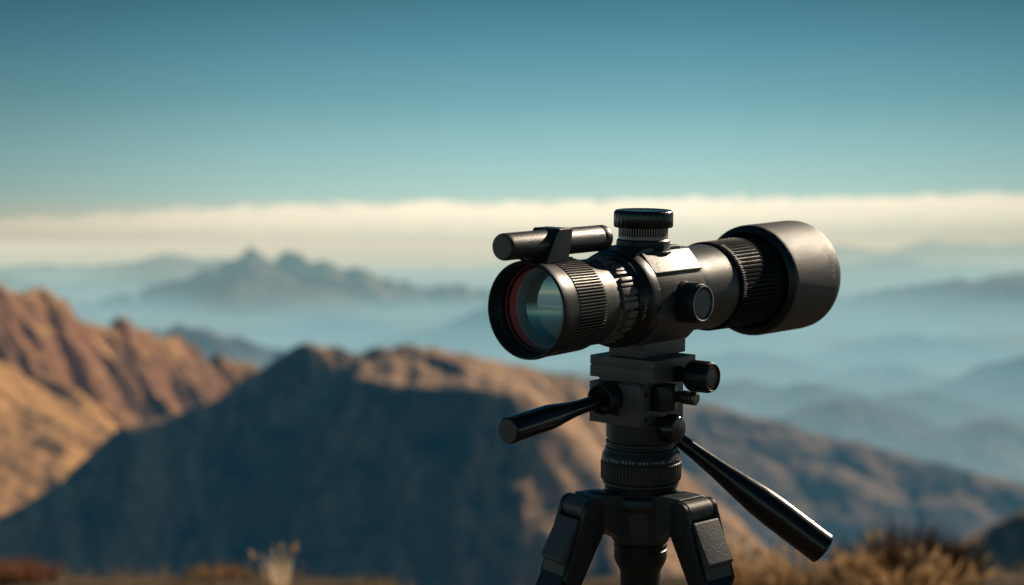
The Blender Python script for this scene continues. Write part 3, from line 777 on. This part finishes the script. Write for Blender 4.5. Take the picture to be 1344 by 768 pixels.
# --- ground: one polar sheet from the summit under the tripod to the horizon
foot_w = RIG @ (Vector((0, 0, FOOT_Z))*U)
G0 = foot_w.z-math.tan(TILT)*foot_w.y
def ground_z(x, y):
    x = np.asarray(x, float); y = np.asarray(y, float)
    base = G0+math.tan(TILT)*np.clip(y, -3, 5.2)
    r = np.sqrt((x*.55)**2+(y+1)**2)
    base = base+.05*(fbm(x*1.1+40, y*1.1+40, 4)-.5)*sstep(2.2, 3.6, np.sqrt(x*x+y*y))+.012*(fbm(x*9, y*9, 3)-.5)
    base = base+.040*sstep(3.2, 5.0, r)-.07*np.exp(-((x+.12)/.28)**2)*sstep(3.0, 4.5, r)
    drop = np.maximum(r-6.3, 0)
    z = base-(np.sqrt(drop*drop+.8)-math.sqrt(.8))*.75
    rr = np.sqrt(x*x+y*y)
    far = -620+60*(fbm(x/1500+9, y/1500+4, 5)-.5)*sstep(2000, 6000, rr)
    far = far+20*(fbm(x/120+9, y/120+4, 4)-.5)*sstep(300, 1000, rr)
    return np.maximum(z, far)
nr, na = 210, 420
rad = np.concatenate(([0.02], np.geomspace(.25, 12, 110), np.geomspace(12.6, 110000, nr-111)))
ang = np.linspace(0, 2*math.pi, na+1)
RR, AA = np.meshgrid(rad, ang, indexing='ij')
GX = RR*np.sin(AA); GY = RR*np.cos(AA)
m, nt = new_mat('dry_ground'); out = N(nt, 'ShaderNodeOutputMaterial')
pos = N(nt, 'ShaderNodeNewGeometry').outputs['Position']
n_a = noise_n(nt, pos, 3.5, 6, .65); n_b = noise_n(nt, pos, 38, 5, .6); n_c = noise_n(nt, pos, 1/400., 6, .6)
soil = mix_rgb(nt, ramp(nt, n_a, [(.38, 0), (.62, 1)]), (.055, .042, .027), (.13, .09, .055))
soil = mix_rgb(nt, .6, soil, mix_rgb(nt, n_b, (.5, .5, .5), (1.4, 1.4, 1.4)), 'MULTIPLY')
vall = mix_rgb(nt, ramp(nt, n_c, [(.4, 0), (.6, 1)]), (.035, .05, .045), (.34, .25, .17))
ln = N(nt, 'ShaderNodeVectorMath', operation='LENGTH'); nt.links.new(pos, ln.inputs[0])
cc = mix_rgb(nt, math_n(nt, 'DIVIDE', ln.outputs['Value'], 300.0, clamp=True), soil, vall)
b = N(nt, 'ShaderNodeBsdfPrincipled'); b.inputs['Roughness'].default_value = .95; b.inputs['Specular IOR Level'].default_value = .1
nt.links.new(cc, b.inputs['Base Color'])
bp = N(nt, 'ShaderNodeBump'); bp.inputs['Strength'].default_value = .6; bp.inputs['Distance'].default_value = .02
nt.links.new(n_b, bp.inputs['Height']); nt.links.new(bp.outputs[0], b.inputs['Normal'])
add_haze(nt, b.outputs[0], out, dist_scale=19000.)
grid_mesh('ground', GX, GY, ground_z(GX, GY), m)

# --- dry grass
def grass_mat(name, c0, c1, transl=.35):
    m, nt = new_mat(name); out = N(nt, 'ShaderNodeOutputMaterial')
    geo = N(nt, 'ShaderNodeNewGeometry')
    n = noise_n(nt, geo.outputs['Position'], 25, 3, .6)
    rnd = N(nt, 'ShaderNodeNewGeometry').outputs['Random Per Island']
    f = math_n(nt, 'MULTIPLY_ADD', rnd, .6, math_n(nt, 'MULTIPLY', n, .4))
    c = mix_rgb(nt, f, c0, c1)
    d = N(nt, 'ShaderNodeBsdfDiffuse'); t = N(nt, 'ShaderNodeBsdfTranslucent')
    nt.links.new(c, d.inputs[0]); nt.links.new(c, t.inputs[0])
    mx = N(nt, 'ShaderNodeMixShader'); mx.inputs[0].default_value = transl
    nt.links.new(d.outputs[0], mx.inputs[1]); nt.links.new(t.outputs[0], mx.inputs[2]); nt.links.new(mx.outputs[0], out.inputs[0])
    return m
MG_GOLD = grass_mat('golden_dry_grass', (.13, .075, .035), (.42, .26, .13), .5)
MG_PALE = grass_mat('pale_straw', (.66, .50, .33), (.88, .72, .52), .6)
MG_DULL = grass_mat('dull_olive_grass', (.17, .125, .07), (.38, .27, .16), .4)
MG_RUST = grass_mat('rusty_heather', (.22, .095, .05), (.42, .20, .10), .35)
def blade(bm, p, h, w, lean, az, curve=.5, seed=False, seg=4):
    d = Vector((math.cos(az), math.sin(az), 0)); side = Vector((-d.y, d.x, 0))
    rows = []
    for i in range(seg+1):
        t = i/seg
        c = p+Vector((0, 0, h*t*(1-.25*curve*t)))+d*(lean*h*(t**(1+curve)))
        ww = w*(1-t)**.7
        if i == seg: rows.append([bm.verts.new(c)])
        else: rows.append([bm.verts.new(c-side*ww), bm.verts.new(c+side*ww)])
    for a, b in zip(rows, rows[1:]):
        if len(b) == 2: bm.faces.new((a[0], a[1], b[1], b[0]))
        else: bm.faces.new((a[0], a[1], b[0]))
    if seed:
        tip = rows[-1][0].co.copy(); ax = (tip-rows[-2][0].co).normalized()
        L_ = random.uniform(.025, .05); r_ = random.uniform(.004, .009)
        e1 = ax.cross(Vector((0, 0, 1)) if abs(ax.z) < .9 else Vector((1, 0, 0))).normalized(); e2 = ax.cross(e1)
        ring = [bm.verts.new(tip+ax*L_*.4+(e1*math.cos(a)+e2*math.sin(a))*r_) for a in np.linspace(0, 2*math.pi, 5, endpoint=False)]
        A = bm.verts.new(tip-ax*.004); B = bm.verts.new(tip+ax*L_)
        for i in range(5):
            bm.faces.new((A, ring[i], ring[(i+1) % 5])).material_index = 1; bm.faces.new((B, ring[(i+1) % 5], ring[i])).material_index = 1
def gz(x, y): return float(ground_z(np.array([x]), np.array([y]))[0])
def grass_obj(name, bm, mat):
    me = bpy.data.meshes.new(name); bm.to_mesh(me); bm.free()
    me.materials.append(mat); me.materials.append(MG_PALE)
    o = bpy.data.objects.new(name, me); col.objects.link(o); return o
def px_x(px, y): return (px-672)/FPX*y
# ground cover over the summit
random.seed(3)
bm = bmesh.new()
for i in range(9000):
    y = random.uniform(3.3, 7.0); x = random.uniform(-.30, .30)*y*1.25
    if mnoise.noise(Vector((x*1.5, y*1.5, 2))) < -.25: continue
    hgt = random.uniform(.025, .07)
    blade(bm, Vector((x, y, gz(x, y)-.005)), hgt, random.uniform(.0012, .0025), random.uniform(.1, .9), random.uniform(0, 6.28), seg=3)
gc = grass_obj('grass', bm, MG_DULL); gc['kind'] = 'stuff'
# tufts
def tuft(cx, cy, n, rad, h, mat, label, group=None, name='grass_tuft', seed_p=.0, lean=.5, w=.003):
    bm = bmesh.new()
    z0 = gz(cx, cy)
    for i in range(n):
        a = random.uniform(0, 6.28); q = rad*math.sqrt(random.random())
        x = q*math.cos(a); y = q*math.sin(a)*.6
        hh = h*random.uniform(.45, 1.1)*(1-.4*q/rad)
        blade(bm, Vector((x, y, gz(cx+x, cy+y)-z0-.01)), hh, w*random.uniform(.6, 1.3), random.uniform(.05, lean), a+random.uniform(-.8, .8), random.uniform(.2, .9), seed=random.random() < seed_p)
    o = grass_obj(name, bm, mat); o.location = (cx, cy, z0)
    tag(o, label, 'grass', group); return o
G_ = 'dry grass tufts along the summit edge'
tuft(px_x(362, 5.2), 5.2, 46, .035, .17, MG_PALE, 'pale straw grass tuft standing upright alone, left of the tripod', G_, lean=.5, seed_p=.1, w=.004)
tuft(px_x(18, 5.3), 5.3, 380, .12, .095, MG_RUST, 'low rust coloured tuft in the bottom left corner', G_, lean=.7)
tuft(px_x(292, 5.4), 5.4, 200, .10, .085, MG_GOLD, 'short sandy tuft just left of the pale straw tuft', G_, lean=.8)
tuft(px_x(505, 5.3), 5.3, 160, .10, .075, MG_DULL, 'short dull tuft between the pale straw tuft and the tripod', G_, lean=.8)
tuft(px_x(1085, 5.2), 5.2, 520, .28, .125, MG_GOLD, 'wide golden seeded grass clump under the end of the rear handle', G_, seed_p=.22, lean=.8)
tuft(px_x(1190, 5.0), 5.0, 560, .18, .17, MG_GOLD, 'tallest bushy golden brown clump at lower right', G_, seed_p=.18, lean=.7)
tuft(px_x(985, 5.1), 5.1, 340, .13, .16, MG_GOLD, 'small golden tuft beside the right tripod leg', G_, seed_p=.35, lean=.8)
# dark twiggy undergrowth inside the tallest clump
tuft(px_x(1195, 5.25), 5.25, 900, .20, .235, grass_mat('dark_brown_twigs', (.05, .03, .018), (.14, .08, .045), .2), 'dark brown twiggy bush behind the tallest golden clump', None, 'twiggy_bush', lean=.5)['category'] = 'bush'

# ================================================================== SKY
world = bpy.data.worlds.new('World'); scene.world = world; world.use_nodes = True
nt = world.node_tree
for n in list(nt.nodes): nt.nodes.remove(n)
out = N(nt, 'ShaderNodeOutputWorld'); bg = N(nt, 'ShaderNodeBackground')
sky = N(nt, 'ShaderNodeTexSky'); sky.sky_type = 'NISHITA'; sky.sun_disc = False
sky.sun_elevation = SUN_EL; sky.sun_rotation = SUN_AZ; sky.altitude = 2200; sky.air_density = 1.0; sky.dust_density = .6; sky.ozone_density = 2.5
tc = N(nt, 'ShaderNodeTexCoord').outputs['Generated']
nrm = N(nt, 'ShaderNodeVectorMath', operation='NORMALIZE'); nt.links.new(tc, nrm.inputs[0])
sep = N(nt, 'ShaderNodeSeparateXYZ'); nt.links.new(nrm.outputs[0], sep.inputs[0])
el = math_n(nt, 'ARCSINE', sep.outputs['Z'])
az = math_n(nt, 'ARCTAN2', sep.outputs['X'], sep.outputs['Y'])
# clear-sky gradient by elevation: position = (el + .1) / .5
pe = math_n(nt, 'DIVIDE', math_n(nt, 'ADD', el, .1), .5, clamp=True)
def e2p(y): return ((HOR-y)/FPX+.1)/.5
grad = ramp(nt, pe, [(0.0, srgb(120, 150, 155)), (e2p(345), srgb(176, 190, 180)), (e2p(322), srgb(212, 208, 186)), (e2p(290), srgb(216, 216, 194)), (e2p(255), srgb(176, 208, 199)), (e2p(200), srgb(150, 193, 194)),
                     (e2p(130), srgb(113, 165, 174)), (e2p(60), srgb(85, 140, 156)), (e2p(0), srgb(62, 116, 130)), (e2p(-250), srgb(36, 86, 108)), (1.0, srgb(24, 62, 88))])
# distant cloud bank
paz = math_n(nt, 'DIVIDE', math_n(nt, 'ADD', az, .3), .6, clamp=True)
def a2p(px): return ((px-672)/FPX+.3)/.6
top = ramp(nt, paz, [(0.0, .0020), (a2p(0), .0040), (a2p(200), .0088), (a2p(400), .0116), (a2p(672), .0140), (a2p(1000), .0158), (a2p(1344), .0172), (1.0, .018)])
cv = N(nt, 'ShaderNodeCombineXYZ'); nt.links.new(math_n(nt, 'MULTIPLY', az, 1.0), cv.inputs[0]); nt.links.new(math_n(nt, 'MULTIPLY', el, 2.2), cv.inputs[1])
cb = noise_n(nt, cv.outputs[0], 62, 6, .62); cb2 = noise_n(nt, cv.outputs[0], 16, 3, .5)
edge = math_n(nt, 'ADD', top, math_n(nt, 'ADD', math_n(nt, 'MULTIPLY_ADD', cb, .0115, -.0057), math_n(nt, 'MULTIPLY_ADD', cb2, .0050, -.0025)))
below = math_n(nt, 'SUBTRACT', edge, el)
mr = N(nt, 'ShaderNodeMapRange'); mr.interpolation_type = 'SMOOTHSTEP'; nt.links.new(below, mr.inputs[0]); mr.inputs[1].default_value = -.0014; mr.inputs[2].default_value = .0026
mr2 = N(nt, 'ShaderNodeMapRange'); mr2.interpolation_type = 'SMOOTHSTEP'; nt.links.new(below, mr2.inputs[0]); mr2.inputs[1].default_value = .003; mr2.inputs[2].default_value = .020; mr2.inputs[3].default_value = 1.0; mr2.inputs[4].default_value = .0
cl = math_n(nt, 'MULTIPLY', mr.outputs[0], math_n(nt, 'MULTIPLY_ADD', mr2.outputs[0], .95, .0))
cl = math_n(nt, 'MULTIPLY', cl, math_n(nt, 'MULTIPLY_ADD', cb2, .5, .68, clamp=True))
cl = math_n(nt, 'MULTIPLY', cl, ramp(nt, paz, [(0, .5), (a2p(0), .6), (a2p(300), .82), (a2p(700), 1.0), (1.0, 1.0)]))
skyc = mix_rgb(nt, cl, grad, mix_rgb(nt, cb, tuple(v*1.10 for v in srgb(252, 232, 202)), tuple(v*1.22 for v in srgb(255, 242, 216))))
# broad lateral falloff of the clear sky
lat = ramp(nt, paz, [(0, .58), (a2p(120), .74), (a2p(350), .92), (a2p(640), 1.04), (a2p(900), 1.06), (a2p(1150), .96), (1.0, .78)])
skyc = mix_rgb(nt, 1.0, skyc, lat, 'MULTIPLY')
# physical sky supplies part of the light and its side-to-side variation
ns = N(nt, 'ShaderNodeVectorMath', operation='SCALE'); nt.links.new(sky.outputs[0], ns.inputs[0]); ns.inputs['Scale'].default_value = .07
tint = mix_rgb(nt, 1.0, ns.outputs[0], (.62, .95, .95), 'MULTIPLY')
fin = mix_rgb(nt, .07, skyc, tint)
# added fill: unseen sky brightened behind left, dimmed behind right to darken side faces
dv = N(nt, 'ShaderNodeVectorMath', operation='DOT_PRODUCT'); nt.links.new(nrm.outputs[0], dv.inputs[0]); dv.inputs[1].default_value = (math.sin(R(228)), math.cos(R(228)), 0)
dr = N(nt, 'ShaderNodeVectorMath', operation='DOT_PRODUCT'); nt.links.new(nrm.outputs[0], dr.inputs[0]); dr.inputs[1].default_value = (math.sin(R(125)), math.cos(R(125)), 0)
wl_ = math_n(nt, 'POWER', math_n(nt, 'MAXIMUM', dv.outputs['Value'], 0), 2.0); wr_ = math_n(nt, 'POWER', math_n(nt, 'MAXIMUM', dr.outputs['Value'], 0), 1.2)
fin = mix_rgb(nt, wl_, fin, mix_rgb(nt, 1.0, fin, (2.3, 2.05, 1.8), 'MULTIPLY'))
fin = mix_rgb(nt, wr_, fin, mix_rgb(nt, 1.0, fin, (.22, .34, .38), 'MULTIPLY'))
nt.links.new(fin, bg.inputs[0]); bg.inputs[1].default_value = 1.0
nt.links.new(bg.outputs[0], out.inputs[0])

sun_d = bpy.data.lights.new('sun', 'SUN'); sun = bpy.data.objects.new('sun', sun_d); col.objects.link(sun)
sun_d.energy = 5.0; sun_d.angle = R(.5); sun_d.color = (1.0, .83, .63)
sun.rotation_euler = (-SUN_DIR).to_track_quat('-Z', 'Y').to_euler()
sun.location = (30, 30, 30)

scene.view_settings.view_transform = 'Standard'; scene.view_settings.look = 'None'
scene.view_settings.exposure = 0; scene.view_settings.gamma = 1
scene.render.engine = 'CYCLES'
scene.cycles.use_denoising = True
scene.cycles.max_bounces = 6; scene.cycles.transparent_max_bounces = 8
